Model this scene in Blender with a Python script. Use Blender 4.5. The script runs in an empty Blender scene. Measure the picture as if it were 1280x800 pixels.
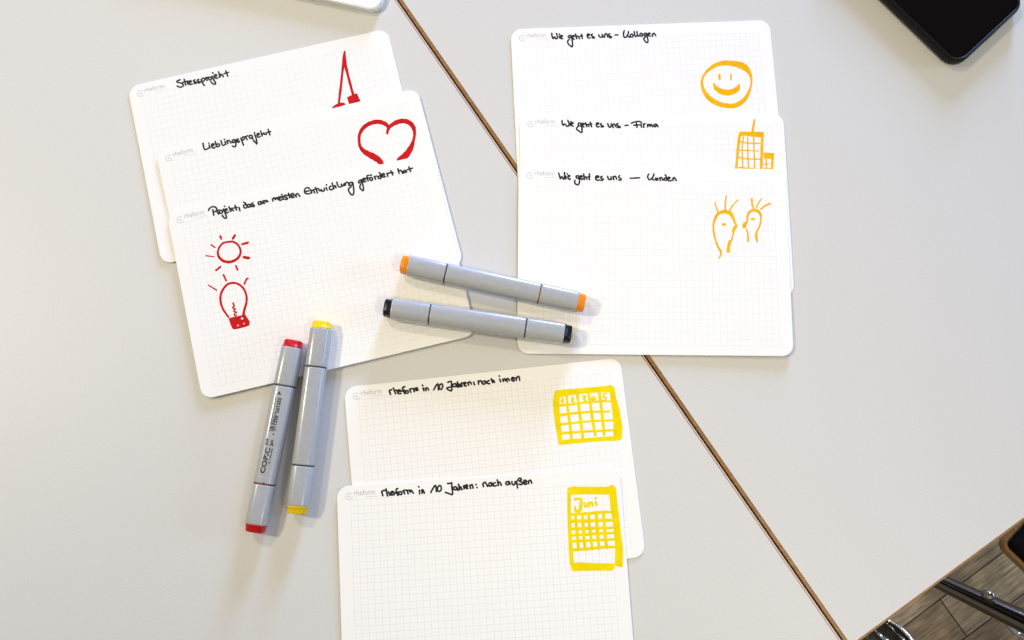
import bpy, bmesh, math, random
from mathutils import Vector, Matrix
rnd = random.Random(7)
scene = bpy.context.scene
COL = scene.collection

# ------------------------------------------------------------------ camera
F_PX, CAM_H, TILT, ROLL = 1147.5, 0.69255, math.radians(9.133), math.radians(0.9922)
TABLE_Z = 0.74
Rm = Matrix.Rotation(TILT, 3, 'X') @ Matrix.Rotation(ROLL, 3, 'Y')
def flip(v): return Vector((v[0], -v[1], -v[2]))
cam_data = bpy.data.cameras.new('camera')
cam = bpy.data.objects.new('camera', cam_data)
COL.objects.link(cam)
cx, cy, cz = flip(Rm @ Vector((1, 0, 0))), flip(Rm @ Vector((0, -1, 0))), -flip(Rm @ Vector((0, 0, 1)))
cam.matrix_world = Matrix(((cx.x, cy.x, cz.x, 0), (cx.y, cy.y, cz.y, 0), (cx.z, cy.z, cz.z, TABLE_Z + CAM_H), (0, 0, 0, 1)))
cam_data.sensor_width = 36.0
cam_data.lens = F_PX / 1280.0 * 36.0
cam_data.clip_start = 0.02
cam_data.clip_end = 50
scene.camera = cam

# ------------------------------------------------------------------ light and exposure
scene.render.engine = 'CYCLES'
scene.view_settings.view_transform = 'Standard'
scene.view_settings.look = 'None'
scene.view_settings.exposure = -0.09
scene.view_settings.gamma = 1.0
world = bpy.data.worlds.new('World')
scene.world = world
world.use_nodes = True
wb = world.node_tree.nodes['Background']
wb.inputs[0].default_value = (1.0, 0.965, 0.885, 1)
wb.inputs[1].default_value = 0.31

def area(name, loc, target, size, power, color, shape='RECTANGLE', size_y=None):
    d = bpy.data.lights.new(name, 'AREA')
    d.shape = shape
    d.size = size
    if size_y: d.size_y = size_y
    d.energy = power
    d.color = color
    o = bpy.data.objects.new(name, d)
    COL.objects.link(o)
    o.location = loc
    o.rotation_euler = (Vector(target) - Vector(loc)).to_track_quat('-Z', 'Y').to_euler()
    return o
T = (0, 0, TABLE_Z)
# two windows (cool, low), a warm ceiling lamp and spots shaped for warm pools
area('window_light', (0.85, 3.4, TABLE_Z + 0.72), T, 0.6, 210, (0.40, 0.54, 1.0), size_y=0.9)
area('window_light', (2.9, 0.35, TABLE_Z + 0.72), T, 1.0, 33, (0.46, 0.66, 1.0), size_y=0.8)
def spot(name, loc, target, power, color, angle, radius):
    d = bpy.data.lights.new(name, 'SPOT')
    d.energy = power; d.color = color; d.spot_size = math.radians(angle); d.spot_blend = 0.85; d.shadow_soft_size = radius
    o = bpy.data.objects.new(name, d)
    COL.objects.link(o)
    o.location = loc
    o.rotation_euler = (Vector(target) - Vector(loc)).to_track_quat('-Z', 'Y').to_euler()
spot('shaped_warm_spot', (-1.45, 0.40, TABLE_Z + 1.75), (-0.26, 0.15, TABLE_Z), 92, (1.0, 0.88, 0.66), 33, 0.09)  # ceiling lamp's cone narrowed so its fall-off imitates a person's shadow lower left
area('ceiling_lamp', (-0.9, 1.3, TABLE_Z + 1.9), T, 0.22, 14, (1.0, 0.85, 0.58), 'DISK')
spot('shaped_warm_spot', (1.0, -0.6, TABLE_Z + 1.9), (0.42, 0.02, TABLE_Z), 63, (1.0, 0.87, 0.62), 36, 0.12)  # added warm pool where the window light is blocked; no known lamp here

# ------------------------------------------------------------------ helpers
def P(px, py, z=0.0):
    """photo pixel -> world point on the horizontal plane z metres above the table top"""
    d = flip(Rm @ Vector(((px - 640) / F_PX, (py - 400) / F_PX, 1)))
    t = (z - CAM_H) / d.z
    return Vector((d.x * t, d.y * t, TABLE_Z + z))

def new_mat(name, color, rough=0.5, metal=0.0, spec=0.5, coat=0.0):
    m = bpy.data.materials.new(name)
    m.use_nodes = True
    b = m.node_tree.nodes['Principled BSDF']
    b.inputs['Base Color'].default_value = (*color, 1)
    b.inputs['Roughness'].default_value = rough
    b.inputs['Metallic'].default_value = metal
    b.inputs['Specular IOR Level'].default_value = spec
    b.inputs['Coat Weight'].default_value = coat
    return m

def N(m, typ, **kw):
    n = m.node_tree.nodes.new(typ)
    for k, v in kw.items(): setattr(n, k, v)
    return n

def math_node(m, op, a, b=None, c=None):
    n = N(m, 'ShaderNodeMath', operation=op)
    for i, x in enumerate((a, b, c)):
        if x is None: continue
        if isinstance(x, (int, float)): n.inputs[i].default_value = x
        else: m.node_tree.links.new(x, n.inputs[i])
    return n.outputs[0]

def noisy(m, c1, c2, scale, detail=4.0, bump=0.0, bump_scale=None, coords='Object', stretch=None, lo=0.35, hi=0.65):
    nt = m.node_tree
    b = nt.nodes['Principled BSDF']
    tc = N(m, 'ShaderNodeTexCoord')
    src = tc.outputs[coords]
    if stretch:
        mp = N(m, 'ShaderNodeMapping'); mp.inputs['Scale'].default_value = stretch
        nt.links.new(src, mp.inputs[0]); src = mp.outputs[0]
    n = N(m, 'ShaderNodeTexNoise'); n.inputs['Scale'].default_value = scale; n.inputs['Detail'].default_value = detail
    nt.links.new(src, n.inputs[0])
    r = N(m, 'ShaderNodeValToRGB')
    r.color_ramp.elements[0].position = lo; r.color_ramp.elements[1].position = hi
    r.color_ramp.elements[0].color = (*c1, 1); r.color_ramp.elements[1].color = (*c2, 1)
    nt.links.new(n.outputs[0], r.inputs[0]); nt.links.new(r.outputs[0], b.inputs['Base Color'])
    if bump:
        n2 = N(m, 'ShaderNodeTexNoise'); n2.inputs['Scale'].default_value = bump_scale or scale; n2.inputs['Detail'].default_value = 3
        nt.links.new(src, n2.inputs[0])
        bp = N(m, 'ShaderNodeBump'); bp.inputs['Strength'].default_value = bump; bp.inputs['Distance'].default_value = 0.0005
        nt.links.new(n2.outputs[0], bp.inputs['Height']); nt.links.new(bp.outputs[0], b.inputs['Normal'])
    return m

def link_mesh(name, verts, faces, mats, parent=None, smooth=False, face_mat=None, face_smooth=None):
    me = bpy.data.meshes.new(name)
    me.from_pydata([tuple(v) for v in verts], [], faces)
    for m in (mats if isinstance(mats, (list, tuple)) else [mats]): me.materials.append(m)
    if smooth: me.polygons.foreach_set('use_smooth', [True] * len(me.polygons))
    if face_smooth: me.polygons.foreach_set('use_smooth', face_smooth)
    if face_mat: me.polygons.foreach_set('material_index', face_mat)
    me.update()
    o = bpy.data.objects.new(name, me)
    COL.objects.link(o)
    if parent: o.parent = parent
    return o

def thing(name, label, category, loc=(0, 0, 0), rz=0.0, group=None):
    o = bpy.data.objects.new(name, None)
    o.empty_display_size = 0.02
    COL.objects.link(o)
    o.location = loc
    o.rotation_euler = (0, 0, rz)
    o['label'] = label; o['category'] = category
    if group: o['group'] = group
    return o

def dup(root, loc, rz, label):
    r = root.copy(); COL.objects.link(r)
    r.location = loc; r.rotation_euler = (0, 0, rz); r['label'] = label
    for ch in list(root.children):
        c = ch.copy(); COL.objects.link(c); c.parent = r
        for g in list(ch.children):
            d = g.copy(); COL.objects.link(d); d.parent = c
    return r

def prism(poly, z0, z1, verts, faces):
    """closed vertical prism over a counter-clockwise outline"""
    b = len(verts); n = len(poly)
    verts += [(p[0], p[1], z0) for p in poly] + [(p[0], p[1], z1) for p in poly]
    faces.append([b + n + i for i in range(n)])
    faces.append([b + n - 1 - i for i in range(n)])
    for i in range(n):
        j = (i + 1) % n
        faces.append([b + i, b + j, b + n + j, b + n + i])

def round_poly(w, h, r, n=10):
    pts = []
    for (sx, sy, a0) in ((1, 1, 0), (-1, 1, 90), (-1, -1, 180), (1, -1, 270)):
        for i in range(n + 1):
            a = math.radians(a0 + 90 * i / n)
            pts.append((sx * (w / 2 - r) + r * math.cos(a), sy * (h / 2 - r) + r * math.sin(a)))
    return pts

def loft(rings, closed_ends=True):
    """rings: equal-length loops of points"""
    verts, faces = [], []
    n = len(rings[0])
    for rg in rings: verts += rg
    for k in range(len(rings) - 1):
        for i in range(n):
            j = (i + 1) % n
            faces.append([k * n + i, k * n + j, (k + 1) * n + j, (k + 1) * n + i])
    if closed_ends:
        faces.append([n - 1 - i for i in range(n)])
        faces.append([(len(rings) - 1) * n + i for i in range(n)])
    return verts, faces

def tube(path, radii, seg=16):
    rings = []
    for i, p in enumerate(path):
        a = path[max(i - 1, 0)]; b = path[min(i + 1, len(path) - 1)]
        d = (Vector(b) - Vector(a)).normalized()
        s = d.cross(Vector((0, 0, 1)))
        s = s.normalized() if s.length > 1e-4 else Vector((1, 0, 0))
        u = s.cross(d)
        rings.append([Vector(p) + radii[i] * (math.cos(2 * math.pi * k / seg) * s + math.sin(2 * math.pi * k / seg) * u) for k in range(seg)])
    return loft(rings)

# ------------------------------------------------------------------ materials
M_paper = new_mat('card_paper', (0.885, 0.88, 0.86), 0.6, spec=0.25)
def make_grid_paper():
    m = new_mat('grid_card_paper', (0.885, 0.88, 0.86), 0.6, spec=0.25)
    nt = m.node_tree; b = nt.nodes['Principled BSDF']
    tc = N(m, 'ShaderNodeTexCoord'); sp = N(m, 'ShaderNodeSeparateXYZ')
    nt.links.new(tc.outputs['Object'], sp.inputs[0])
    def axis(out, half, c0, lo, hi):
        # distance to the nearest printed line of a 5 mm grid, limited to the printed field
        q = math_node(m, 'MULTIPLY', math_node(m, 'SUBTRACT', out, c0), 1 / 0.005)
        fr = math_node(m, 'ABSOLUTE', math_node(m, 'SUBTRACT', math_node(m, 'FRACT', math_node(m, 'ADD', q, 0.5)), 0.5))
        line = math_node(m, 'LESS_THAN', fr, half)
        ins = math_node(m, 'MULTIPLY', math_node(m, 'GREATER_THAN', out, lo - 0.0002), math_node(m, 'LESS_THAN', out, hi + 0.0002))
        return line, ins
    lx, ix = axis(sp.outputs[0], 0.030, GX0, GX0, GX1)
    ly, iy = axis(sp.outputs[1], 0.030, GY1, GY0, GY1)
    f = math_node(m, 'MULTIPLY', math_node(m, 'MAXIMUM', lx, ly), math_node(m, 'MULTIPLY', ix, iy))
    nz = N(m, 'ShaderNodeTexNoise'); nz.inputs['Scale'].default_value = 60; nt.links.new(tc.outputs['Object'], nz.inputs[0])
    f = math_node(m, 'MULTIPLY', f, math_node(m, 'MULTIPLY_ADD', nz.outputs[0], 0.9, 0.35))
    mx = N(m, 'ShaderNodeMix', data_type='RGBA')
    nt.links.new(f, mx.inputs[0])
    mx.inputs[6].default_value = (0.885, 0.88, 0.86, 1); mx.inputs[7].default_value = (0.705, 0.71, 0.72, 1)
    nt.links.new(mx.outputs[2], b.inputs['Base Color'])
    return m
# printed field of the card, measured from the card's centre (metres)
CW, CH = 0.210, 0.148
GX0, GX1 = -0.095, 0.095
GY0, GY1 = -0.0665, 0.0635
M_grid = make_grid_paper()
M_black = noisy(new_mat('black_ink', (0.01, 0.01, 0.012), 0.55, spec=0.25), (0.006, 0.006, 0.008), (0.016, 0.015, 0.018), 220)
M_red = noisy(new_mat('red_ink', (0.6, 0.01, 0.02), 0.6, spec=0.08), (0.52, 0.006, 0.009), (0.60, 0.011, 0.013), 180)
M_orange = noisy(new_mat('orange_ink', (0.9, 0.4, 0.0), 0.6, spec=0.08), (0.82, 0.41, 0.0), (0.88, 0.49, 0.0), 150)
M_yellow = noisy(new_mat('yellow_ink', (0.9, 0.7, 0.0), 0.6, spec=0.08), (0.79, 0.61, 0.0), (0.86, 0.71, 0.0), 130)
M_print = new_mat('grey_print', (0.56, 0.56, 0.57), 0.6, spec=0.2)
M_table = noisy(new_mat('white_laminate', (0.6, 0.59, 0.58), 0.42, spec=0.35), (0.612, 0.610, 0.594), (0.652, 0.650, 0.632), 900, 2, bump=0.10, bump_scale=1400)
M_band = noisy(new_mat('brown_edge_band', (0.28, 0.13, 0.035), 0.45), (0.22, 0.10, 0.024), (0.33, 0.165, 0.042), 60, 5, stretch=(1, 12, 1))
M_banddark = new_mat('dark_brown_edge', (0.09, 0.035, 0.02), 0.5)
M_edge_glint = new_mat('pale_edge_highlight', (0.62, 0.52, 0.50), 0.4)  # pinkish highlight of the rounded edge, put into a pale strip's colour
M_void = new_mat('dark_underside', (0.03, 0.022, 0.018), 0.8)
M_grey = noisy(new_mat('grey_plastic', (0.42, 0.42, 0.42), 0.22, spec=0.55), (0.375, 0.39, 0.41), (0.405, 0.418, 0.435), 300, 2)
M_groove = new_mat('dark_groove', (0.035, 0.035, 0.04), 0.5)
M_groove_red = new_mat('dark_red_ring', (0.17, 0.006, 0.02), 0.5)
M_groove_or = new_mat('brown_ring', (0.22, 0.09, 0.03), 0.5)
M_plug = {
 'orange': new_mat('orange_plastic', (0.82, 0.25, 0.0), 0.35, spec=0.3),
 'black': new_mat('black_plastic', (0.006, 0.0055, 0.007), 0.3, spec=0.3),
 'red': new_mat('red_plastic', (0.50, 0.005, 0.010), 0.35, spec=0.3),
 'yellow': new_mat('yellow_plastic', (0.80, 0.56, 0.0), 0.35, spec=0.3)}
M_chrome = new_mat('chrome', (0.62, 0.62, 0.64), 0.12, metal=1.0)
M_chrome_dark = new_mat('chrome_dark_reflections', (0.20, 0.185, 0.16), 0.14, metal=1.0)  # chrome with its dark brown reflections put into the metal colour

# ------------------------------------------------------------------ floor
nv = Vector((math.cos(math.radians(33.657)), math.sin(math.radians(33.657)), 0))     # across the seam
ev = Vector((math.sin(math.radians(33.657)), -math.cos(math.radians(33.657)), 0))    # along the seam, towards the near edge
SEAM, EDGE = 0.14144, 0.25103
def tp(a, b, z=0.0):
    v = nv * a + ev * b
    return Vector((v.x, v.y, TABLE_Z + z))
FZ = -TABLE_Z
l1 = [P(1130, 783, FZ), P(1252, 692, FZ)]; l2 = [P(1202, 799, FZ), P(1280, 744, FZ)]
e1 = sum(p.dot(ev) for p in l1) / 2; e2 = sum(p.dot(ev) for p in l2) / 2
ang = math.atan2((l1[1] - l1[0]).y, (l1[1] - l1[0]).x)
jn = P(1175, 749, FZ)
row = abs(e2 - e1)
def make_floor():
    m = new_mat('wood_parquet', (0.2, 0.15, 0.1), 0.42, spec=0.4)
    nt = m.node_tree; b = nt.nodes['Principled BSDF']
    tc = N(m, 'ShaderNodeTexCoord')
    br = N(m, 'ShaderNodeTexBrick')
    br.offset = 0.37; br.offset_frequency = 2
    br.inputs['Scale'].default_value = 1.0
    br.inputs['Mortar Size'].default_value = 0.0011
    br.inputs['Mortar Smooth'].default_value = 0.2
    br.inputs['Brick Width'].default_value = 0.36
    br.inputs['Row Height'].default_value = row
    br.inputs['Color1'].default_value = (0.47, 0.335, 0.165, 1)
    br.inputs['Color2'].default_value = (0.29, 0.185, 0.08, 1)
    br.inputs['Mortar'].default_value = (0.03, 0.022, 0.015, 1)
    nt.links.new(tc.outputs['Object'], br.inputs[0])
    mp = N(m, 'ShaderNodeMapping'); mp.inputs['Scale'].default_value = (14, 170, 14)
    nt.links.new(tc.outputs['Object'], mp.inputs[0])
    n = N(m, 'ShaderNodeTexNoise'); n.inputs['Scale'].default_value = 1.6; n.inputs['Detail'].default_value = 7; n.inputs['Distortion'].default_value = 0.6
    nt.links.new(mp.outputs[0], n.inputs[0])
    r = N(m, 'ShaderNodeValToRGB'); r.color_ramp.elements[0].position = 0.3; r.color_ramp.elements[1].position = 0.7
    r.color_ramp.elements[0].color = (0.48, 0.45, 0.42, 1); r.color_ramp.elements[1].color = (1.25, 1.24, 1.22, 1)
    nt.links.new(n.outputs[0], r.inputs[0])
    n2 = N(m, 'ShaderNodeTexNoise'); n2.inputs['Scale'].default_value = 22; n2.inputs['Detail'].default_value = 4
    nt.links.new(tc.outputs['Object'], n2.inputs[0])
    r2 = N(m, 'ShaderNodeValToRGB'); r2.color_ramp.elements[0].position = 0.35; r2.color_ramp.elements[1].position = 0.7
    r2.color_ramp.elements[0].color = (0.72, 0.7, 0.68, 1); r2.color_ramp.elements[1].color = (1.25, 1.22, 1.2, 1)
    nt.links.new(n2.outputs[0], r2.inputs[0])
    m1 = N(m, 'ShaderNodeMix', data_type='RGBA', blend_type='MULTIPLY'); m1.inputs[0].default_value = 1
    nt.links.new(br.outputs[0], m1.inputs[6]); nt.links.new(r.outputs[0], m1.inputs[7])
    m2 = N(m, 'ShaderNodeMix', data_type='RGBA', blend_type='MULTIPLY'); m2.inputs[0].default_value = 1
    nt.links.new(m1.outputs[2], m2.inputs[6]); nt.links.new(r2.outputs[0], m2.inputs[7])
    nt.links.new(m2.outputs[2], b.inputs['Base Color'])
    return m
fl = link_mesh('floor', [(-3, -3, 0), (3, -3, 0), (3, 3, 0), (-3, 3, 0)], [[0, 1, 2, 3]], make_floor())
# origin at a corner where a plank joint meets a long joint, so the brick rows start there
fo = P(1175, 749, FZ)
fo = fo + ev * (e1 - fo.dot(ev))
fl.location = (fo.x, fo.y, 0); fl.rotation_euler = (0, 0, ang)
fl['kind'] = 'structure'; fl['label'] = 'grey brown wooden parquet floor below the table edge'; fl['category'] = 'floor'

# ------------------------------------------------------------------ tables
GAP = 0.0007
def table(label, a0, a1, b0, b1, seam_left):
    c = tp((a0 + a1) / 2, (b0 + b1) / 2); c.z = 0
    rt = thing('table', label, 'table', c, group='white tables pushed together')
    def box(name, A0, A1, B0, B1, z0, z1, mat, parent=rt):
        v, f = [], []
        prism([tuple((tp(a, b) - c)[:2]) for a, b in ((A0, B0), (A0, B1), (A1, B1), (A1, B0))][::-1], z0, z1, v, f)
        me = link_mesh(name, v, f, mat, parent)
        bm = bmesh.new(); bm.from_mesh(me.data); bmesh.ops.recalc_face_normals(bm, faces=bm.faces); bm.to_mesh(me.data); bm.free()
        return me
    z1 = TABLE_Z; z0 = TABLE_Z - 0.025
    nb = 0.0016                                     # near-edge band
    if seam_left:                                   # seam lies on this table's a0 side
        sb = 0.0026
        box('tabletop', a0 + sb, a1, b0, b1 - nb, z0, z1, M_table)
        box('edge_band', a0, a0 + sb, b0, b1, z0 + 0.0002, z1 - 0.0002, M_band)
        box('edge_band', a0 + sb, a1, b1 - nb, b1, z0 + 0.0002, z1 - 0.0002, M_band)
    else:
        box('tabletop', a0, a1 - 0.0016, b0, b1 - nb, z0, z1, M_table)
        box('edge_band', a1 - 0.0016, a1 - 0.0010, b0, b1, z0 + 0.0002, z1 - 0.0003, M_band)
        box('edge_highlight', a1 - 0.0010, a1, b0, b1, z0 + 0.0002, z1 - 0.0005, M_edge_glint)
        box('edge_band', a0, a1 - 0.0016, b1 - nb, b1, z0 + 0.0002, z1 - 0.0002, M_band)
    box('underframe', a0 + 0.12, a1 - 0.12, b0 + 0.12, b1 - 0.12, z0 - 0.03, z0 - 0.0002, M_void)
    for sa in (a0 + 0.14, a1 - 0.14):
        for sb_ in (b0 + 0.14, b1 - 0.14):
            q = tp(sa, sb_) - c
            v, f = tube([(q.x, q.y, 0.0), (q.x, q.y, z0 - 0.0305)], [0.018, 0.018], 20)
            link_mesh('leg', v, f, M_chrome, rt, smooth=True)
    return rt
table('white table right of the diagonal seam, its near edge above the wooden floor', SEAM + GAP - 0.0008, SEAM + 0.80, EDGE - 1.6, EDGE, True)
table('white table left of the diagonal seam, under the cards with red drawings', SEAM - 0.85, SEAM - GAP - 0.0008, EDGE - 1.6, EDGE, False)

# ------------------------------------------------------------------ ink strokes
def parse(s):
    out = []
    for tok in s.split():
        t = [float(x) for x in tok.split(',')]
        out.append(t)
    return out

def smooth_path(pts, sub=5):
    """Catmull-Rom through points of any dimension"""
    if len(pts) < 3:
        a, b = pts[0], pts[-1]
        return [[a[k] + (b[k] - a[k]) * i / 4 for k in range(len(a))] for i in range(5)]
    res = []
    n = len(pts)
    closed = abs(pts[0][0] - pts[-1][0]) + abs(pts[0][1] - pts[-1][1]) < 1e-9
    for i in range(n - 1):
        p1, p2 = pts[i], pts[i + 1]
        p0 = pts[i - 1] if i > 0 else (pts[-2] if closed else p1)
        p3 = pts[i + 2] if i + 2 < n else (pts[1] if closed else p2)
        for k in range(sub):
            t = k / sub
            res.append([0.5 * (2 * b + (c - a) * t + (2 * a - 5 * b + 4 * c - d) * t * t + (3 * b - a - 3 * c + d) * t ** 3)
                        for a, b, c, d in zip(p0, p1, p2, p3)])
    res.append(list(pts[-1]))
    return res

class Ink:
    """collects pen strokes as low domes of ink and filled areas, in a card's own coordinates"""
    def __init__(self, zfun, to_local):
        self.v, self.f, self.z, self.loc, self.k = [], [], zfun, to_local, 0
    def stroke(self, pts, wdef, H=0.00005, sub=5):
        P3 = []
        for p in pts:
            w = p[2] if len(p) > 2 else wdef
            x, y = self.loc(p[0], p[1])
            P3.append([x, y, w])
        path = smooth_path(P3, sub)
        q = [path[0]]
        for p in path[1:]:
            if math.hypot(p[0] - q[-1][0], p[1] - q[-1][1]) > 0.00004: q.append(p)
        if len(q) < 2: q.append([q[0][0] + 0.0002, q[0][1], q[0][2]])
        # rounded ends
        def capped(a, b):
            d = (a[0] - b[0], a[1] - b[1]); L = math.hypot(*d); d = (d[0] / L, d[1] / L)
            return [[a[0] + d[0] * a[2] * 0.5 * e, a[1] + d[1] * a[2] * 0.5 * e, a[2] * g] for e, g in ((0.80, 0.35), (0.62, 0.66), (0.34, 0.9))]
        q = capped(q[0], q[1]) + q + capped(q[-1], q[-2])[::-1]
        self.k += 1
        H = H + (self.k % 17) * 0.0000011
        base = len(self.v)
        prof = ((-0.5, -0.25), (-0.42, 0.62), (-0.2, 0.93), (0.0, 1.0), (0.2, 0.93), (0.42, 0.62), (0.5, -0.25))
        n = len(q)
        for i, p in enumerate(q):
            a, b = q[max(i - 1, 0)], q[min(i + 1, n - 1)]
            dx, dy = b[0] - a[0], b[1] - a[1]; L = math.hypot(dx, dy) or 1
            nx, ny = -dy / L, dx / L
            w = p[2] * (1 + 0.05 * math.sin(i * 1.7 + self.k))
            for s, h in prof:
                x, y = p[0] + nx * s * w, p[1] + ny * s * w
                self.v.append((x, y, self.z(x, y) + h * H))
        m = len(prof)
        for i in range(n - 1):
            for j in range(m - 1):
                self.f.append([base + i * m + j + 1, base + i * m + j, base + (i + 1) * m + j, base + (i + 1) * m + j + 1])
    def area(self, pts, H=None):
        self.k += 1
        H = H or (0.00002 + (self.k % 13) * 0.0000013)
        q = [self.loc(p[0], p[1]) for p in pts]
        A = sum(q[i][0] * q[(i + 1) % len(q)][1] - q[(i + 1) % len(q)][0] * q[i][1] for i in range(len(q)))
        if A < 0: q = q[::-1]
        b = len(self.v)
        for x, y in q: self.v.append((x, y, self.z(x, y) + H))
        self.f.append(list(range(b, b + len(q))))
    def build(self, name, mat, parent):
        bm = bmesh.new()
        vs = [bm.verts.new(v) for v in self.v]
        for f in self.f:
            try: bm.faces.new([vs[i] for i in f])
            except ValueError: pass
        bmesh.ops.triangulate(bm, faces=[f for f in bm.faces if len(f.verts) > 4])
        me = bpy.data.meshes.new(name); bm.to_mesh(me); bm.free()
        me.materials.append(mat)
        o = bpy.data.objects.new(name, me); COL.objects.link(o); o.parent = parent
        return o

def text_mesh(txt, size, spacing=1.0, bold=0.0):
    cu = bpy.data.curves.new('lettering', 'FONT')
    cu.body = txt; cu.size = size; cu.space_character = spacing; cu.resolution_u = 3; cu.offset = bold
    ob = bpy.data.objects.new('lettering', cu); COL.objects.link(ob)
    bpy.context.view_layer.update()
    me = bpy.data.meshes.new_from_object(ob.evaluated_get(bpy.context.evaluated_depsgraph_get()))
    vs = [v.co.copy() for v in me.vertices]; fs = [list(p.vertices) for p in me.polygons]
    bpy.data.objects.remove(ob); bpy.data.curves.remove(cu); bpy.data.meshes.remove(me)
    return vs, fs

# ------------------------------------------------------------------ cards
CARD_T = 0.0004
R_CORNER = 0.009
def axis_div(half, r):
    a = [half - r + r * math.sin(math.pi / 2 * i / 6) for i in range(1, 7)]
    n = 14
    mid = [-(half - r) + 2 * (half - r) * i / n for i in range(n + 1)]
    return [-x for x in a[::-1]] + mid + a
def sheet_xy(x, y):
    hx, hy, r = CW / 2 - R_CORNER, CH / 2 - R_CORNER, R_CORNER
    ax, ay = abs(x) - hx, abs(y) - hy
    if ax > 0 and ay > 0:
        a, b = ax / r, ay / r
        x = math.copysign(hx + r * a * math.sqrt(1 - b * b / 2), x)
        y = math.copysign(hy + r * b * math.sqrt(1 - a * a / 2), y)
    return x, y

def logo(ink_z, parent):
    """pale printed ring with a dot, the word and the fine line under it"""
    v, f = [], []
    def put(vs, fs, ox, oy, H):
        b = len(v)
        for p in vs:
            x, y = ox + p[0], oy + p[1]
            v.append((x, y, ink_z(x, y) + H))
        for q in fs: f.append([b + i for i in q])
    # open ring
    cx_, cy_ = -0.0960, 0.0663
    n = 30
    vs, fs = [], []
    for i in range(n + 1):
        a = math.radians(35 + 300 * i / n)
        a = math.radians(20) - math.radians(300 * i / n) + math.radians(320)
        for r in (0.00215, 0.00265): vs.append((r * math.cos(a), r * math.sin(a)))
    for i in range(n): fs.append([2 * i, 2 * i + 1, 2 * i + 3, 2 * i + 2])
    put(vs, fs, cx_, cy_, 0.00002)
    vs = [(0.0007 * math.cos(2 * math.pi * i / 12), 0.0007 * math.sin(2 * math.pi * i / 12)) for i in range(12)]
    put(vs, [list(range(12))], cx_, cy_, 0.00002)
    vs, fs = text_mesh('rheform', 0.0054, 1.02, 0.00007)
    wd = max(p.x for p in vs)
    put([(p.x * 0.0158 / wd, p.y) for p in vs], fs, cx_ + 0.0033, cy_ + 0.0003, 0.000021)
    put([(0, 0), (0.0095, 0), (0.0095, 0.0003), (0, 0.0003)], [[0, 1, 2, 3]], cx_ + 0.0115, cy_ - 0.0014, 0.000022)
    return link_mesh('printed_logo', v, f, M_print, parent)

card_info = {}
def card(key, label, x, y, deg, z, lifts, title, drawings):
    """x, y: top left corner in millimetres on the table; deg: turn of the card"""
    rz = math.radians(deg)
    ux = Vector((math.cos(rz), math.sin(rz), 0)); uy = Vector((-math.sin(rz), math.cos(rz), 0))
    c = Vector((x / 1000, y / 1000, 0)) + ux * (CW / 2) - uy * (CH / 2)
    rt = thing('note_card', label, 'card', (c.x, c.y, TABLE_Z + z), rz, 'grid cards with handwritten titles on the tables')
    def lift(px, py):
        t = 0.0
        for lx, ly, amp, rad in lifts:
            d = math.hypot(px - lx * CW / 2, py - ly * CH / 2)
            if d < rad: t += amp * (1 - d / rad) ** 2
        return t
    xs, ys = axis_div(CW / 2, R_CORNER), axis_div(CH / 2, R_CORNER)
    nx, ny = len(xs), len(ys)
    v, f, sm = [], [], []
    for top in (1, 0):
        for yy in ys:
            for xx in xs:
                a, b = sheet_xy(xx, yy)
                v.append((a, b, lift(a, b) + CARD_T * top))
    o = nx * ny
    for j in range(ny - 1):
        for i in range(nx - 1):
            q = [j * nx + i, j * nx + i + 1, (j + 1) * nx + i + 1, (j + 1) * nx + i]
            f.append(q); sm.append(True)
            f.append([o + k for k in q[::-1]]); sm.append(True)
    rim = [i for i in range(nx)] + [j * nx + nx - 1 for j in range(1, ny)] + [(ny - 1) * nx + i for i in range(nx - 2, -1, -1)] + [j * nx for j in range(ny - 2, 0, -1)]
    for k in range(len(rim)):
        a, b = rim[k], rim[(k + 1) % len(rim)]
        f.append([o + a, o + b, b, a]); sm.append(False)
    link_mesh('sheet', v, f, M_grid, rt, face_smooth=sm)
    ztop = lambda px, py: lift(px, py) + CARD_T
    def frame(x0, y0, s):
        def to_local(a, b):
            w = P(x0 + a / s, y0 + b / s, z + CARD_T) - c
            w.z = 0
            return w.dot(ux), w.dot(uy)
        return to_local
    mm_px = (P(641, 400) - P(640, 400)).length
    logo(ztop, rt)
    ink = Ink(ztop, None)
    for (x0, y0, s, strokes) in title:
        ink.loc = frame(x0, y0, s)
        for st in strokes: ink.stroke(parse(st), 2.35 * mm_px, sub=4)
    ink.build('handwritten_title', M_black, rt)
    for (name, mat, x0, y0, s, strokes, areas, extra) in drawings:
        ink = Ink(ztop, frame(x0, y0, s))
        for st in strokes:
            pts = parse(st); w = None
            fixed = []
            for p in pts:
                if len(p) > 2: w = p[2]
                fixed.append([p[0], p[1], w / s * mm_px * 1.30])
            ink.stroke(fixed, w, H=0.00006)
        for ar in areas: ink.area(parse(ar))
        o_ = ink.build(name, mat, rt)
        if extra:
            i2 = Ink(ztop, frame(x0, y0, s))
            for (hx, hy, hr) in extra:
                i2.area([(hx + hr * math.cos(2 * math.pi * k / 10), hy + hr * 0.9 * math.sin(2 * math.pi * k / 10)) for k in range(10)], H=0.0000785)
            i2.build('unpainted_spot', M_paper, o_)
    return rt

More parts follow.
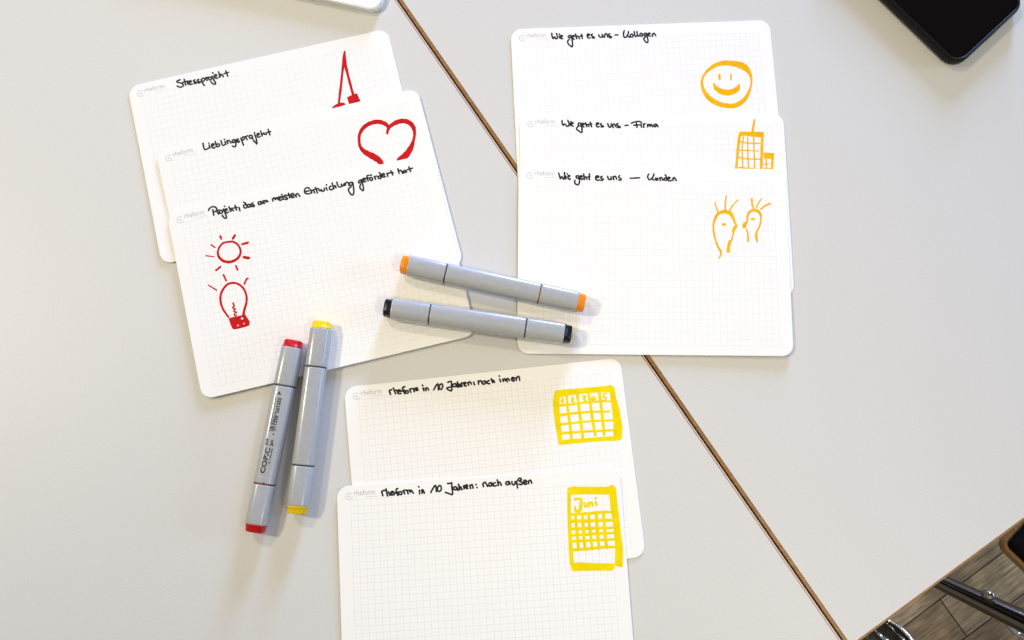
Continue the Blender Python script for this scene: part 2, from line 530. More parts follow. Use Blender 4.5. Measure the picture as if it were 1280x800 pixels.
T_A = [(215, 80, 16, ["165,315 110,335 100,362 190,385 225,415 215,445 160,465 105,440", "240,305 275,425", "215,368 320,340",
 "300,345 325,410", "305,372 320,347 345,345", "345,375 385,355 375,335 350,345 350,385 365,410 405,400",
 "460,315 430,335 440,350 485,365 480,385 440,390", "535,305 505,325 515,340 560,360 550,378 515,375",
 "580,310 600,360 645,430", "590,320 610,285 650,290 650,330 610,350", "680,270 705,330", "685,300 700,270 725,270",
 "760,260 730,275 745,315 780,310 785,270 755,260", "800,240 830,310 870,375 865,405 830,400 790,370 780,345", "812,172 822,185",
 "850,260 890,240 885,215 855,215 845,255 870,285 915,280", "930,155 965,265", "945,262 975,210 990,205 1030,255",
 "1075,135 1115,245", "1040,195 1130,165"])]
T_B = [(248, 155, 12.8, ["75,305 78,345 105,410 175,380", "170,335 185,385", "167,305 171,310", "210,355 250,335 235,315 212,330 215,365 240,385 270,370",
 "268,280 295,360 330,355 340,330 310,315 290,335", "360,265 385,335 410,340 430,325", "425,280 440,325", "412,243 418,248",
 "455,265 475,315", "460,285 480,265 500,270 520,305", "575,250 545,260 545,290 570,295 585,265 590,255 600,310 595,355 570,365 545,350",
 "640,240 615,245 620,262 655,275 645,290 615,285", "680,225 700,280 722,340", "690,235 715,205 735,215 730,245 700,262",
 "750,200 780,250", "757,215 770,195 790,190", "845,180 815,190 820,225 850,225 860,195 845,180", "855,190 880,260 935,320",
 "900,165 925,240 938,315", "896,137 901,142", "940,180 975,165 960,148 938,165 945,200 965,212 990,200",
 "995,112 1022,192", "1015,180 1048,143 1060,165 1090,165", "1115,85 1145,175", "1085,140 1155,122"])]
T_C = [(255, 230, 12.8, ["75,425 80,400 130,365 180,370 205,400 190,435 150,445", "140,410 155,500", "195,425 235,480", "200,440 220,420 245,420",
 "270,420 245,435 255,465 285,465 295,435 270,420", "310,400 340,470 360,540 330,545 300,515 295,495", "328,355 332,360",
 "335,430 370,415 360,395 335,410 340,445 365,462 390,450", "400,365 430,440", "415,430 440,392 452,385 445,408 475,425",
 "495,340 520,415", "475,385 530,372", "560,375 575,430", "680,335 640,335 635,365 660,385 690,370 680,335", "635,290 665,310 692,360",
 "745,325 705,330 700,360 725,370 745,340 755,365", "785,300 765,315 775,328 805,345 795,362 765,355",
 "915,280 870,290 875,325 905,325 920,285 935,315", "945,265 965,315", "950,285 970,265 985,275 990,295 1000,262 1025,285"]),
 (335, 215, 12.8, ["70,430 80,465", "75,440 100,410 115,430 118,445 140,405 160,440", "170,430 205,410 195,395 170,405 175,440 200,455 220,440",
 "225,385 250,440", "217,356 221,361", "285,370 255,380 262,395 310,420 300,440 275,435", "325,340 350,415", "300,378 350,362",
 "370,390 410,370 400,345 372,355 375,395 395,412 420,400", "435,365 455,400", "440,380 465,345 485,355 510,390",
 "665,265 630,250 590,275 585,320 610,345 650,350 680,340", "600,312 655,300", "680,285 700,335", "690,310 715,290 730,300 745,335",
 "760,245 790,335", "735,280 810,265", "805,265 830,305 850,280 870,310 900,295 900,260", "930,245 945,290", "934,202 939,207",
 "1010,225 985,240 985,275 1015,285 1040,270", "1025,175 1055,270", "1045,255 1070,215 1085,245 1090,250"]),
 (420, 200, 12.8, ["12,352 40,425 80,430", "85,385 95,415 120,410 130,375 140,410", "150,400 160,365 180,355 200,370 210,410",
 "250,355 215,370 215,400 245,405 262,375 265,350 280,440 285,510 270,560 235,545 205,500 205,460 240,430",
 "400,320 365,335 365,365 395,360 405,325 400,315 430,400 440,470 430,490 395,465 380,425 395,390",
 "430,330 465,310 455,290 430,305 435,340 455,352 480,340", "520,245 500,250 495,275 515,335", "475,300 530,285",
 "560,280 540,300 550,325 580,320 580,290 560,280", "545,243 550,247", "565,239 570,243", "610,265 635,310", "618,280 630,262 655,258",
 "710,255 680,260 678,290 705,298 720,270", "690,200 710,225 725,285", "735,250 775,235 760,215 738,230 745,265 765,275 790,262",
 "815,210 832,265", "820,230 840,210 860,208", "875,170 910,240", "855,205 915,200", "990,140 1010,215", "1000,185 1030,165 1045,175 1070,215",
 "1110,165 1080,175 1080,200 1105,200 1115,170 1130,195", "1165,110 1195,185", "1140,155 1225,130"])]
T_D = [(685, 30, 16, ["75,185 80,240 105,295 130,255 160,297 190,275 170,190", "220,197 232,207", "225,240 240,285", "255,260 290,245 275,228 252,240 260,285 295,295",
 "450,225 410,240 410,270 450,275 460,235 470,260 485,330 490,400 485,455 445,435 400,385 395,340 425,310",
 "490,260 525,245 515,228 490,240 495,285 525,305", "550,200 575,295", "560,265 590,245 610,250 630,295", "670,205 685,290", "645,245 690,235",
 "785,245 830,215 815,200 790,205 785,250 810,280 845,275", "890,200 865,220 880,240 925,265 920,280 885,275", "1015,215 1030,255 1065,265 1085,240 1085,200 1100,265",
 "1130,265 1135,220 1160,190 1180,215 1195,260", "1235,190 1210,215 1225,235 1270,255 1255,275 1225,265"]),
 (755, 30, 16, ["220,220 280,218", "405,135 390,200 400,255 425,270 460,240 485,190 490,150", "460,235 480,245 515,265",
 "555,200 525,220 535,255 570,260 580,225 555,200", "605,150 610,210 630,250 650,240", "660,150 665,210 685,245 705,235",
 "755,185 725,195 725,235 755,245 770,215 755,185", "840,180 805,195 805,230 840,235 850,190 865,260 880,330 870,370 840,365 800,310 800,280 830,260",
 "885,210 920,195 910,180 885,190 890,230 930,245", "965,205 970,250", "970,215 995,185 1015,200 1035,235"])]
T_E = [(695, 140, 16, ["120,170 125,225 145,265 175,240 215,285 250,275 265,245 235,165", "294,188 300,195", "275,225 290,270", "300,240 345,225 330,210 310,215 305,260 345,285",
 "490,220 450,225 445,265 485,275 505,240 495,220 510,290 520,350 515,410 450,375 410,335 440,290", "525,260 565,245 555,228 530,235 530,280 560,300",
 "590,215 615,295", "605,265 640,245 660,290", "685,200 712,295", "650,250 715,240", "805,255 855,235 840,218 810,225 808,270 835,300 865,290",
 "905,230 890,245 905,262 950,285 935,298 900,295"]),
 (755, 140, 16, ["75,230 90,280 120,305 145,280 140,230 155,280", "165,260 185,315", "170,270 190,240 210,250 235,290", "280,230 250,245 260,265 325,295 305,312 260,305",
 "420,270 485,263", "545,225 590,205 660,190 720,190 750,215", "645,205 660,310", "595,265 720,258", "740,240 750,305", "790,235 795,310", "795,260 805,238 825,235",
 "870,245 875,300", "880,265 905,245 915,265 920,290 945,245 970,295", "1035,240 1000,255 1005,290 1035,290 1050,245 1080,295"])]
T_F = [(692, 205, 16, ["100,180 115,225 135,295 165,250 200,305 220,270 215,170", "268,193 278,200", "245,240 250,295", "285,255 325,240 310,228 290,240 290,285 320,310 330,295",
 "500,235 455,240 455,275 495,285 510,245 515,300 515,370 490,415 450,405 420,370 430,325", "530,270 570,255 560,235 535,240 535,285 560,308 590,295",
 "600,200 620,315", "610,275 640,255 670,305", "715,195 715,315", "680,262 725,250", "845,275 905,260 885,238 850,245 840,290 870,325 920,320",
 "970,245 940,265 955,285 990,300 980,325 945,325", "1080,245 1095,295 1125,315 1150,290 1145,245 1160,305", "1190,250 1205,315", "1195,275 1225,245 1245,260 1260,305"]),
 (772, 205, 16, ["40,230 20,260 40,280 70,295 60,325 25,320", "250,285 440,275", "625,200 600,250 620,300 650,315 690,280 720,230 725,195", "690,275 700,300 730,325",
 "755,285 765,315 795,325 810,300 795,285 770,295", "845,270 855,330", "850,290 870,270 890,285 905,325", "970,275 935,290 945,325 980,325 990,290",
 "950,215 970,245 990,320", "1005,295 1045,285 1035,265 1010,275 1010,325 1045,340 1075,325", "1105,290 1110,330", "1110,300 1130,270 1150,290 1175,335"])]
T_G = [(480, 465, 12.8, ["85,305 105,360", "85,310 95,290 125,285", "150,255 185,350", "165,310 200,290 225,345", "215,320 260,300 245,285 220,300 225,340 270,345",
 "335,235 305,245 300,280 330,345", "270,312 330,290", "365,300 340,315 350,340 385,335 385,305 365,300", "410,275 430,325", "415,290 430,270 455,265",
 "470,265 485,315", "475,280 500,260 510,285 520,300", "505,275 525,250 545,295", "625,255 640,300", "613,210 622,220", "660,260 675,300", "665,270 690,250 715,290",
 "795,285 860,185 870,285", "905,195 885,230 890,270 920,275 940,235 930,195 905,195", "1020,165 1075,150 1080,210 1085,290 1060,300 1010,270 1015,250 1070,240"]),
 (555, 455, 12.8, ["185,315 145,325 145,360 185,360 195,320 215,370", "212,285 240,372", "225,330 250,325 268,362", "275,305 288,362", "278,325 290,305 310,300",
 "320,325 350,310 340,295 318,305 325,345 360,350", "380,295 395,340", "385,310 410,285 425,295 440,325", "475,290 490,335", "545,270 555,325", "550,290 580,265 600,285 610,310",
 "655,270 615,285 620,320 655,315 665,275 680,305", "725,265 700,275 700,310 730,315", "755,235 780,300", "768,275 790,260 810,295", "890,240 905,285", "882,189 887,195",
 "940,245 950,280", "945,255 965,240 985,270", "990,240 1015,285", "1000,255 1020,232 1050,265", "1085,245 1125,235 1110,215 1085,225 1085,260 1110,275 1130,265",
 "1150,220 1160,260", "1155,235 1180,200 1200,205 1212,260"])]
T_H = [(470, 590, 12.8, ["92,310 110,380", "92,325 110,300 150,295", "160,270 185,385", "175,330 200,320 225,375", "240,340 280,325 265,310 240,325 245,365 285,365 300,345",
 "350,265 325,275 325,310 350,375", "300,335 355,320", "390,315 365,330 375,360 410,355 412,325 390,315", "435,295 460,350", "440,315 450,297 475,290",
 "495,290 515,350", "500,305 520,290 540,305 550,325", "540,305 560,290 600,340", "695,290 700,350", "682,234 687,240", "730,285 740,340", "735,300 750,285 775,340",
 "875,330 950,210 965,315", "1010,220 985,255 990,300 1020,310 1045,270 1035,225 1010,220", "1145,185 1200,180 1210,165 1215,250 1225,355 1180,350 1110,325"]),
 (570, 585, 12.8, ["-5,300 -35,310 -30,345 5,345 12,305 32,360", "40,260 60,350", "50,315 75,300 95,350", "120,285 130,335", "122,300 135,285 150,280",
 "155,305 185,295 175,268 155,280 158,320 190,328", "220,275 235,330", "225,295 250,265 265,280 275,325", "319,264 324,268", "334,311 339,314",
 "430,250 440,300", "432,255 460,225 485,255 505,295", "565,235 530,245 530,285 565,285 570,240 590,285", "630,235 600,245 600,275 620,290 650,280",
 "660,190 680,280", "670,245 690,225 715,245 725,280", "845,215 800,230 805,265 840,262 850,215 865,262", "895,215 900,255 920,270 945,250 940,205 950,255",
 "970,215 985,320", "990,200 1000,170 1035,165 1045,190 1015,210 1060,235 1050,265 1005,258", "1080,235 1125,220 1115,195 1085,205 1085,245 1110,262 1135,250",
 "1155,210 1165,250", "1160,225 1180,195 1200,205 1212,245"])]

DR_A = [('pendulum_drawing', M_red, 350, 20, 6.4,
  ["517,284,13 512,340,22 498,460,16 485,580,18 470,705,15", "517,284,13 520,370,22 545,480,18 585,630,19"],
  ["411,741 425,722 450,704 475,696 512,691 526,708 515,714 470,728 430,740", "535,652 555,640 600,622 615,618 632,655 647,682 632,686 615,684 552,705 545,680"], None)]
DR_B = [('heart_drawing', M_red, 370, 125, 6.4,
  ["730,268,17 735,240,20 752,213,24 795,183,32 850,168,34 900,178,34 937,215,30 949,270,21 938,330,22 915,390,38 875,445,46 828,480,40",
   "742,216,24 705,186,30 650,174,32 590,188,30 540,222,28 509,275,22 506,330,20 515,375,22 550,415,34 610,448,44 660,480,42 690,515,28"],
  ["785,505 850,440 870,470 845,492"], None)]
DR_C = [('sun_drawing', M_red, 220, 280, 5.333,
  ["360,118,12 310,130,12 282,172,12 284,215,14 318,247,16 365,252,16 412,228,15 431,185,12 416,143,12 385,120,12 360,118,12",
   "295,80,13 302,100,11", "393,75,14 379,97,14", "442,135,14 480,124,14", "453,221,17 486,227,16", "399,277,10 410,306,11", "296,286,12 266,309,12", "200,211,7 255,219,6", "233,138,8 259,156,9"], [], None),
 ('light_bulb_drawing', M_red, 220, 280, 5.333,
  ["350,620,11 315,570,12 297,515,13 302,460,13 332,412,13 366,394,13 410,398,12 450,430,12 470,480,12 468,530,13 456,570,14 450,605,15",
   "316,338,11 334,378,10", "480,362,10 469,370,11 456,400,11", "216,408,7 271,441,8", "380,526,9 387,545,10 378,560,8 396,566,8 384,580,8 407,589,7 390,597,8 393,610,9 406,606,7"],
  ["350,628 380,620 430,610 460,600 478,628 492,650 490,676 465,686 425,697 385,704 372,692 360,660"], [(441, 630, 8), (453, 664, 5), (414, 676, 5)])]
DR_D = [('smiley_drawing', M_orange, 820, 20, 6.4,
  ["540,376,36 460,402,28 395,458,18 367,525,17 384,600,26 430,660,36 500,702,36 580,719,34 640,713,34 705,672,30 745,605,20 763,535,13 758,480,20 732,432,38 690,400,52 630,382,42 540,376,36",
   "505,467,14 508,480,17 509,503,17", "600,467,12 600,506,12"],
  ["455,540 464,533 478,550 505,572 540,586 572,590 610,584 640,566 664,541 672,546 672,590 650,610 615,630 580,637 540,635 505,620 480,602 462,584"], None)]
DR_E = [('tower_building_drawing', M_orange, 900, 130, 8,
  ["160,655,22 170,560,22 184,420,24 194,325,24 205,298,26", "424,300,26 418,480,24 412,655,26", "345,158,17 335,220,20 325,280,24",
   "235,325,12 223,440,12 225,560,13 228,648,14", "278,332,11 278,450,13 281,560,13 288,640,14", "338,325,14 340,450,13 345,560,14 345,648,15",
   "198,372,12 240,386,11 330,392,11 400,392,11", "158,458,9 270,465,11 388,470,9", "185,530,14 230,545,13 330,550,12 405,553,12", "188,634,15 260,641,13 345,646,12",
   "528,500,24 524,580,22 520,652,22", "460,542,13 464,600,12 467,648,12", "436,606,12 465,600,10 492,597,8", "440,641,12 490,644,11 525,646,12"],
  ["186,300 192,285 205,275 440,280 436,336 410,334 310,326 250,318 195,325", "436,485 480,486 541,491 540,548 500,548 435,545"], None)]
DR_F = [('two_faces_drawing', M_orange, 840, 220, 6.4,
  ["370,300,22 345,340,18 331,400,14 337,470,14 360,550,14 389,605,16 391,625,12 377,659,9",
   "370,300,20 395,290,22 425,285,26 468,302,28 493,345,18 504,380,14 517,398,13 503,412,22 491,440,20 489,460,13 475,520,11", "463,522,20 451,570,22 449,603,24",
   "343,210,10 350,240,10 369,290,12", "435,157,10 427,210,11 427,273,12", "529,190,9 490,230,10 464,273,12", "406,388,18 423,388,18",
   "600,332,16 618,290,17 655,273,22 693,287,20 711,330,14 700,400,12 676,450,15 672,480,18 680,525,13", "602,325,15 600,360,14 582,388,26 577,408,24",
   "594,427,12 605,460,12 608,523,14", "638,182,14 640,220,14 650,258,14", "715,183,9 690,220,11 676,253,11", "788,222,12 750,235,13 709,267,13", "639,345,18 655,345,18"], [], None)]
DR_G = [('month_calendar_drawing', M_yellow, 620, 440, 6.4,
  ["565,345,16 575,460,17 590,560,19 605,695,18", "650,335,20 665,450,19 680,570,20 695,690,18", "740,325,18 760,450,19 775,560,20 795,668,16", "825,315,22 840,420,20 855,560,20 866,665,16",
   "500,428,18 640,415,16 760,400,16 912,393,12", "505,506,20 620,490,18 760,478,15 850,477,16 908,473,14", "510,580,17 680,560,15 800,550,14 1000,545,14", "520,650,18 680,638,16 800,632,15 945,625,14",
   "521,398,12 536,368,12 537,412,12", "606,365,13 621,373,14 606,392,14 624,400,13", "696,353,13 718,358,14 702,374,14 720,390,13 698,402,13", "772,355,12 768,380,13 796,374,14", "788,358,13 785,395,12", "884,328,13 860,337,12 862,360,13 880,362,13 872,388,14 856,388,12"],
  ["472,312 490,304 512,330 508,430 514,530 525,640 530,700 526,738 510,743 500,738 495,700 484,640 473,575 460,480 456,400 462,350",
   "902,268 918,262 932,270 950,288 962,370 988,450 1001,540 1014,610 1006,698 990,706 940,694 938,560 920,400 908,330",
   "490,306 560,298 650,291 740,283 905,268 912,322 830,322 720,332 640,340 560,352 505,368", "522,705 600,695 700,690 830,680 950,672 995,690 985,706 950,712 890,712 780,719 690,726 600,735 515,743"], None)]
DR_H = [('june_calendar_drawing', M_yellow, 600, 570, 5.159,
  ["578,378,16 640,373,15 700,370,16 800,361,15 842,362,12", "580,420,18 700,418,18 862,413,14", "590,471,15 720,466,16 875,462,12", "590,512,14 650,508,14 760,500,16 875,495,12", "595,549,14 700,545,15 800,540,13 885,536,14", "600,605,16 680,600,15 800,588,14 895,586,12",
   "615,375,15 620,440,16 628,520,18 636,605,15", "662,372,14 665,440,17 670,520,18 679,605,15", "700,368,16 705,440,15 715,520,16 724,602,14", "750,364,18 754,440,18 760,520,18 768,602,12", "795,362,16 802,440,17 808,520,18 818,592,16",
   "612,278,15 650,278,14 649,315,17 644,350,17 616,352,15 614,330,12", "672,302,13 676,322,14 692,322,13 693,300,12 697,322,12", "705,322,13 708,304,13 722,302,14 727,322,12", "746,296,13 752,316,13", "745,270,13 747,274,13"],
  ["562,212 582,197 586,250 586,360 592,480 599,600 606,690 606,744 592,736 580,700 576,660 570,560 565,460 563,350",
   "570,203 600,196 700,198 830,197 836,248 780,249 680,247 580,252", "826,198 848,185 862,190 878,208 884,290 892,350 903,440 912,520 923,600 920,718 895,714 868,708 872,600 860,460 846,370 838,300",
   "584,692 640,685 700,688 760,691 866,692 869,724 850,740 740,739 680,741 598,744"], None)]

zA = 0.0004
card('A', 'white grid card with a red pendulum drawing, at the back of the left pile', -291.13, 297.56, 13.874, zA, [(-1, -1, 0.0009, 0.10)], T_A, DR_A)
card('B', 'white grid card with a red heart drawing, middle of the left pile', -265.6, 244.0, 14.725, zA + 0.0012, [], T_B, DR_B)
card('C', 'white grid card with a red sun and light bulb drawing, topping the left pile', -253.79, 194.37, 13.529, zA + 0.0020, [(-1, -1, 0.0004, 0.08)], T_C, DR_C)
card('D', 'white grid card with an orange smiley face drawing, at the back of the right pile', 11.49, 347.74, 2.536, zA, [], T_D, DR_D)
card('E', 'white grid card with an orange office tower drawing, middle of the right pile', 18.41, 275.60, 0.478, zA + 0.0006, [], T_E, DR_E)
card('F', 'white grid card with two orange faces in profile, on top of the right pile', 17.61, 233.22, -0.637, zA + 0.0012, [(1, -1, 0.0016, 0.19)], T_F, DR_F)
card('G', 'white grid card with a wide yellow calendar drawing numbered one to five', -114.51, 59.83, 6.144, zA, [], T_G, DR_G)
card('H', 'white grid card with a tall yellow June calendar, cut by the bottom edge', -117.68, -13.38, 3.397, zA + 0.0007, [(-1, 1, 0.0006, 0.12), (1, 1, 0.0006, 0.12)], T_H, DR_H)

# ------------------------------------------------------------------ marker pens
A2, NEXP = 0.0079, 3.2          # half width of the barrel, squareness of its rounded section
def section(x, s, n=48):
    out = []
    for k in range(n):
        a = 2 * math.pi * k / n
        ca, sa = math.cos(a), math.sin(a)
        r = (abs(ca) ** NEXP + abs(sa) ** NEXP) ** (-1 / NEXP)
        out.append(Vector((x, A2 * s * r * ca, A2 + A2 * s * r * sa)))
    return out
def top_z(y):
    return A2 + A2 * (max(0.0, 1 - abs(y / A2) ** NEXP)) ** (1 / NEXP)
def pen_part(name, prof, mat, parent):
    v, f = loft([section(x, s) for x, s in prof])
    o = link_mesh(name, v, f, mat, parent, smooth=True)
    o.data.polygons[-1].use_smooth = False; o.data.polygons[-2].use_smooth = False
    return o
LB, LC = 0.0652, 0.0290         # half body length, cap length
def make_pen(colour, label, ring_mats=(M_groove, M_groove)):
    rt = thing('marker_pen', label, 'marker', group='grey two ended marker pens')
    g = 0.00055
    xi = LB - LC
    pen_part('barrel', [(-xi + g, 0.965), (-xi + g + 0.0003, 0.995), (-xi + g + 0.0008, 1.0), (xi - g - 0.0008, 1.0), (xi - g - 0.0003, 0.995), (xi - g, 0.965)], M_grey, rt)
    for s, rm in ((-1, ring_mats[0]), (1, ring_mats[1])):
        c = pen_part('cap', [(s * (xi + g), 0.965), (s * (xi + g + 0.0003), 0.995), (s * (xi + g + 0.0008), 1.0), (s * (LB - 0.012), 0.995), (s * (LB - 0.0009), 0.975), (s * (LB - 0.0003), 0.965), (s * LB, 0.93)][::s], M_grey, rt)
        pen_part('end_plug', [(s * (LB - 0.001), 0.90), (s * (LB + 0.0007), 0.925), (s * (LB + 0.0010), 0.925), (s * (LB + 0.0012), 0.86), (s * (LB + 0.0045), 0.845), (s * (LB + 0.0053), 0.80), (s * (LB + 0.0057), 0.70)][::s], M_plug[colour], c)
        pen_part('joint_ring', [(s * (xi - 0.001), 0.93), (s * (xi - 0.0009), 0.955), (s * (xi + 0.0009), 0.955), (s * (xi + 0.001), 0.93)][::s], rm, rt)
    return rt
def place(rt, p, q, z):
    a, b = P(*p, z + A2), P(*q, z + A2)
    m = (a + b) / 2
    rt.location = (m.x, m.y, TABLE_Z + z)
    d = b - a
    rt.rotation_euler = (0, math.asin(0), math.atan2(d.y, d.x))
    print('PENLEN', d.length)
ZP = 0.0034
pen_o = make_pen('orange', 'grey marker pen with orange ends, lying across the gap between the two upper piles', (M_groove, M_groove_or))
place(pen_o, (510, 332.2), (722.5, 378.1), ZP)
pen_k = make_pen('black', 'grey marker pen with black ends, lying just below the orange ended one')
place(pen_k, (490.1, 386.2), (704.6, 417.2), ZP)
pen_r = make_pen('red', 'grey marker pen with red ends and black printing, leftmost of the four pens', (M_groove_red, M_groove))
place(pen_r, (320.1, 657.7), (366.2, 432.7), 0.0012)
pen_y = make_pen('yellow', 'grey marker pen with yellow ends, standing right beside the red ended one')
place(pen_y, (372.1, 634.1), (401.7, 409.7), 0.0012)

def pen_print(rt):
    """lettering, bar code and small marks printed along the barrel; local +x runs from bottom to top in the photo"""
    barrel = [c for c in rt.children if c.name.startswith('barrel')][0]
    inv = Matrix.Rotation(-rt.rotation_euler.z, 3, 'Z')
    def L(px, py):
        w = inv @ (P(px, py, 0.0012 + 2 * A2) - Vector(rt.location)); return w.x, w.y
    v, f = [], []
    def put(vs, fs):
        b = len(v)
        for x, y in vs:
            y = max(-A2 * 0.98, min(A2 * 0.98, y))
            v.append((x, y, top_z(y) + 0.00004))
        for q in fs: f.append([b + i for i in q])
    def txt(s, p, q, height, squeeze=None):
        (x0, y0), (x1, y1) = L(*p), L(*q)
        vs, fs = text_mesh(s, 1.0, 1.0, 0.04)
        x_lo, x_hi = min(a.x for a in vs), max(a.x for a in vs)
        hh = max(a.y for a in vs)
        put([(x0 + (a.x - x_lo) / (x_hi - x_lo) * (x1 - x0), y0 + (y1 - y0) * (a.x - x_lo) / (x_hi - x_lo) + a.y / hh * height) for a in vs], fs)
    # big name: rounded letters drawn as strokes along the barrel
    txt('COPIC', (330.4, 592), (338.2, 560), 0.0036)
    txt('No.1 Sketching', (337.0, 580.4), (340.8, 560.7), 0.0010)
    txt('Jpn', (340.3, 558), (341.6, 550), 0.0022)
    txt('R29', (334.5, 556.5), (335.8, 548.4), 0.0020)
    txt('4', (342.6, 544.8), (343.0, 541.8), 0.0014)
    txt('511338  001455', (344.0, 538.6), (352.2, 497.6), 0.0017)
    (x0, y0), (x1, y1) = L(341.4, 539.2), L(349.0, 497.0)
    x = x0; r2 = random.Random(3)
    while x < x1:
        w = r2.choice((0.0004, 0.0006, 0.0009, 0.0012)); t = (x - x0) / (x1 - x0)
        yb = y0 + (y1 - y0) * t
        put([(x, yb), (x + w, yb), (x + w, yb + 0.0030), (x, yb + 0.0030)], [[0, 1, 2, 3]])
        x += w + r2.choice((0.0003, 0.0003, 0.0005))
    # arrow head mark near the upper joint
    ax, ay = L(348.8, 494.0)
    put([(ax, ay - 0.0014), (ax + 0.0004, ay - 0.0014), (ax + 0.0032, ay + 0.0002), (ax + 0.0004, ay + 0.0015), (ax, ay + 0.0015), (ax + 0.0007, ay + 0.0003)], [[0, 1, 2, 5], [2, 3, 4, 5]])
    link_mesh('printed_text', v, f, new_mat('dark_print', (0.008, 0.009, 0.022), 0.5), barrel)
    v.clear(); f.clear()
    ax, ay = L(326.0, 597.6)
    put([(ax, ay), (ax + 0.0018, ay - 0.0014), (ax + 0.0018, ay - 0.0009), (ax + 0.0006, ay), (ax + 0.0018, ay + 0.0009), (ax + 0.0018, ay + 0.0014)], [[0, 1, 2, 3], [0, 3, 4, 5]])
    link_mesh('printed_mark', list(v), list(f), M_print, barrel)
    v.clear(); f.clear()
    ax, ay = L(329.8, 603.8)
    put([(ax + 0.0006 * math.cos(k), ay + 0.0006 * math.sin(k)) for k in [i * math.pi / 5 for i in range(10)]], [list(range(10))])
    link_mesh('printed_dot', list(v), list(f), M_groove_red, barrel)
pen_print(pen_r)

# ------------------------------------------------------------------ smartphone
def smartphone():
    b = P(1189.7, 90.4); r = P(1275.5, 10.5)
    ux = (r - b).normalized(); w = (r - b).length
    uy = Vector((-ux.y, ux.x, 0))
    c = b + ux * w / 2 + uy * 0.0775
    rt = thing('smartphone', 'black smartphone in a black case lying face up at the upper right', 'phone', (c.x, c.y, TABLE_Z), math.atan2(ux.y, ux.x))
    h = 0.155
    black = noisy(new_mat('black_case_rubber', (0.012, 0.013, 0.015), 0.42, spec=0.16), (0.005, 0.0055, 0.0065), (0.008, 0.0085, 0.010), 400, bump=0.05)
    glass = new_mat('black_screen_glass', (0.0035, 0.003, 0.0028), 0.05, spec=0.07)
    def ring(wd, hd, rad, z): return [Vector((p[0], p[1], z)) for p in round_poly(wd, hd, rad, 12)]
    prof = [(-0.0022, 0.0), (-0.0006, 0.0016), (0, 0.0040), (0, 0.0078), (-0.0005, 0.0098), (-0.0014, 0.0106), (-0.0022, 0.0106), (-0.0027, 0.0100)]
    v, f = loft([ring(w + 2 * d, h + 2 * d, 0.0125 + d, z) for d, z in prof], False)
    n = len(round_poly(1, 1, .1, 12))
    f.append([n - 1 - i for i in range(n)])
    k = (len(prof) - 1) * n
    case = link_mesh('case', v, f, black, rt, smooth=True)
    v, f = loft([ring(w - 2 * d, h - 2 * d, 0.0125 - d, z) for d, z in ((0.0026, 0.0080), (0.0027, 0.0097), (0.0033, 0.0101), (0.0040, 0.0102))])
    scr = link_mesh('screen', v, f, glass, rt)
    v, f = [], []
    prism(round_poly(0.0115, 0.0026, 0.0012, 4), 0.0, 0.0004, v, f)
    o = link_mesh('charging_port_cutout', [Vector((p[0], p[1], p[2])) for p in v], f, new_mat('port_dark', (0.004, 0.004, 0.004), 0.7), case)
    o.rotation_euler = (math.radians(90), 0, 0); o.location = (0.0, -h / 2 + 0.0002, 0.0058)
smartphone()

# ------------------------------------------------------------------ pad of blank cards
def card_pad():
    a, b = P(389.4, 0.5, 0.0), P(462.5, 15.8, 0.0)
    ux = (b - a).normalized(); uy = Vector((-ux.y, ux.x, 0))
    # right side line of the pad
    rgt = P(477.5, 2.0, 0.0)
    right = (rgt - a).dot(ux) + 0.0012
    o = a + ux * (right - CW / 2) + uy * (CH / 2)
    rt = thing('card_pad', 'thick pad of blank white cards with a rounded corner, cut by the top edge', 'card pad', (o.x, o.y, TABLE_Z), math.atan2(ux.y, ux.x))
    r = random.Random(5)
    v, f = [], []
    nl = 9; t = 0.0062 / nl
    for i in range(nl):
        d = r.uniform(-0.0003, 0.0002)
        dx, dy = r.uniform(-0.0003, 0.0003), r.uniform(-0.0003, 0.0003)
        prism([(p[0] + dx, p[1] + dy) for p in round_poly(CW + 2 * d, CH + 2 * d, R_CORNER, 8)], i * t + 0.00003, (i + 1) * t - 0.00003, v, f)
    link_mesh('sheets', v, f, M_paper, rt)
    v, f = [], []
    prism(round_poly(CW - 0.001, CH - 0.001, R_CORNER, 8), nl * t, nl * t + 0.0006, v, f)
    link_mesh('top_sheet', v, f, M_paper, rt)
card_pad()

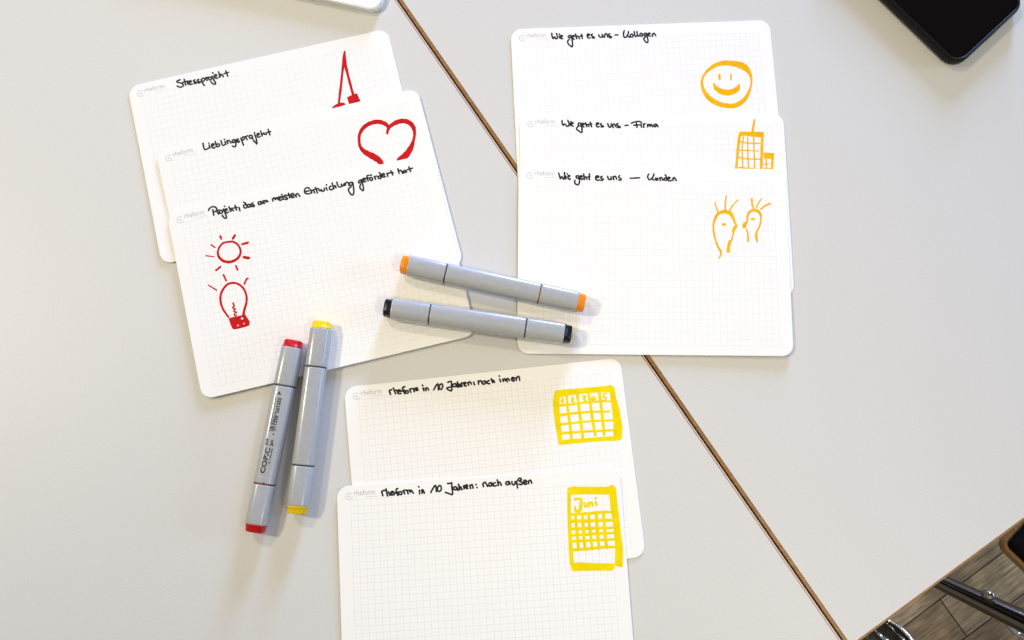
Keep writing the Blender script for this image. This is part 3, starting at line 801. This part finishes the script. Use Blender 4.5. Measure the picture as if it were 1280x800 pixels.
# ------------------------------------------------------------------ chairs seen below the table edge
def chair_black():
    zs = 0.45 - TABLE_Z
    k = P(1243.5, 680.5, zs)
    q = P(1281, 716.5, zs)
    ux = (q - k).normalized(); uy = Vector((-ux.y, ux.x, 0))
    W_, D_ = 0.44, 0.42
    c = k + ux * (W_ / 2) + uy * (D_ / 2)
    rt = thing('chair', 'chair with a black padded seat on a golden brown wooden rim, at the right edge', 'chair', (c.x, c.y, 0), math.atan2(ux.y, ux.x))
    wood = noisy(new_mat('golden_wood', (0.3, 0.17, 0.05), 0.3), (0.20, 0.105, 0.025), (0.34, 0.20, 0.06), 30, 5, stretch=(2, 14, 2))
    pad = noisy(new_mat('black_leather', (0.008, 0.008, 0.008), 0.6, spec=0.08), (0.003, 0.003, 0.0035), (0.006, 0.0055, 0.005), 90, bump=0.2, bump_scale=500)
    ring = lambda d, z: [Vector((p[0], p[1], z)) for p in round_poly(W_ + 2 * d, D_ + 2 * d, 0.012 + max(d, -0.008), 8)]
    v, f = loft([ring(-0.004, 0.446), ring(0, 0.449), ring(0, 0.453), ring(-0.002, 0.456), ring(-0.008, 0.456)])
    link_mesh('seat_shell', v, f, wood, rt)
    v, f = loft([ring(-0.0055, 0.4565), ring(-0.006, 0.462), ring(-0.009, 0.466), ring(-0.02, 0.469), ring(-0.09, 0.470)])
    link_mesh('seat_pad', v, f, pad, rt, smooth=True)
    for sx in (-1, 1):
        for sy in (-1, 1):
            if sx < 0: continue
            v, f = tube([(sx * 0.17, sy * 0.16, 0.435), (sx * 0.20, sy * 0.18, 0.0)], [0.012, 0.010], 14)
            link_mesh('leg', v, f, M_chrome, rt, smooth=True)
chair_black()

def chrome_base():
    a = P(1140, 711, -0.64); b = P(1310, 790.5, -0.52)
    c = Vector((b.x, b.y, 0))
    rt = thing('metal_stand', 'tapered chrome foot bar with a small round glide, crossing the wooden floor', 'metal stand', c)
    steps = 10
    path = [(a + (b - a) * i / steps) - c for i in range(steps + 1)]
    v, f = tube(path, [0.0095 + 0.0065 * i / steps for i in range(steps + 1)], 20)
    bar = link_mesh('foot_bar', v, f, M_chrome_dark, rt, smooth=True)
    k = P(1237.5, 744, -0.555) - c
    v, f = tube([(k.x, k.y, k.z - 0.012), (k.x, k.y, k.z - 0.004), (k.x, k.y, k.z + 0.003), (k.x, k.y, k.z + 0.0055)], [0.0060, 0.0068, 0.0055, 0.0025], 16)
    link_mesh('glide', v, f, M_chrome, rt, smooth=True)
    lp = []
    for px, py, z in ((1258, 775, -0.60), (1263, 784, -0.61), (1270, 791, -0.615), (1280, 796, -0.615), (1295, 801, -0.60)):
        lp.append(P(px, py, z) - c)
    v, f = tube(lp, [0.004] * len(lp), 12)
    link_mesh('wire_loop', v, f, M_chrome, rt, smooth=True)
chrome_base()

def chair_chrome():
    z = -0.26
    pts = [P(px, py, z) for px, py in ((1098, 768), (1112, 775.5), (1119, 779.5), (1127, 786), (1134.5, 793.5), (1141, 802), (1150, 820), (1157, 845))]
    c = P(1085, 830, z); c.z = 0
    rt = thing('chair', 'black glossy chair seat with a curved chrome rim, partly under the near table edge', 'chair', c)
    v, f = tube([p - c for p in pts], [0.0019] * len(pts), 14)
    outline = [p - c for p in pts] + [P(1060, 860, z) - c, P(1040, 800, z) - c]
    poly = [(p.x, p.y) for p in outline]
    A = sum(poly[i][0] * poly[(i + 1) % len(poly)][1] - poly[(i + 1) % len(poly)][0] * poly[i][1] for i in range(len(poly)))
    if A < 0: poly = poly[::-1]
    vv, ff = [], []
    prism(poly, TABLE_Z + z - 0.03, TABLE_Z + z - 0.004, vv, ff)
    gl = noisy(new_mat('black_gloss', (0.01, 0.01, 0.012), 0.15, spec=0.06), (0.003, 0.003, 0.007), (0.02, 0.018, 0.012), 45, 3, bump=0.4, bump_scale=70)
    link_mesh('seat', vv, ff, gl, rt)
    link_mesh('chrome_rim', v, f, M_chrome, rt, smooth=True)
    for px, py, rad in ((1101, 794, 0.0022), (1109, 800, 0.0024), (1116, 785, 0.0012), (1130, 799, 0.0018)):
        k = P(px, py, z) - c
        vb, fb = tube([(k.x - 0.006, k.y + 0.005, k.z - 0.004), (k.x, k.y, k.z - 0.002), (k.x + 0.005, k.y - 0.007, k.z - 0.0035)], [rad * 0.4, rad, rad * 0.4], 10)
        link_mesh('bright_speck', vb, fb, M_chrome, rt, smooth=True)  # chrome slivers for the small bright specks on the seat
chair_chrome()
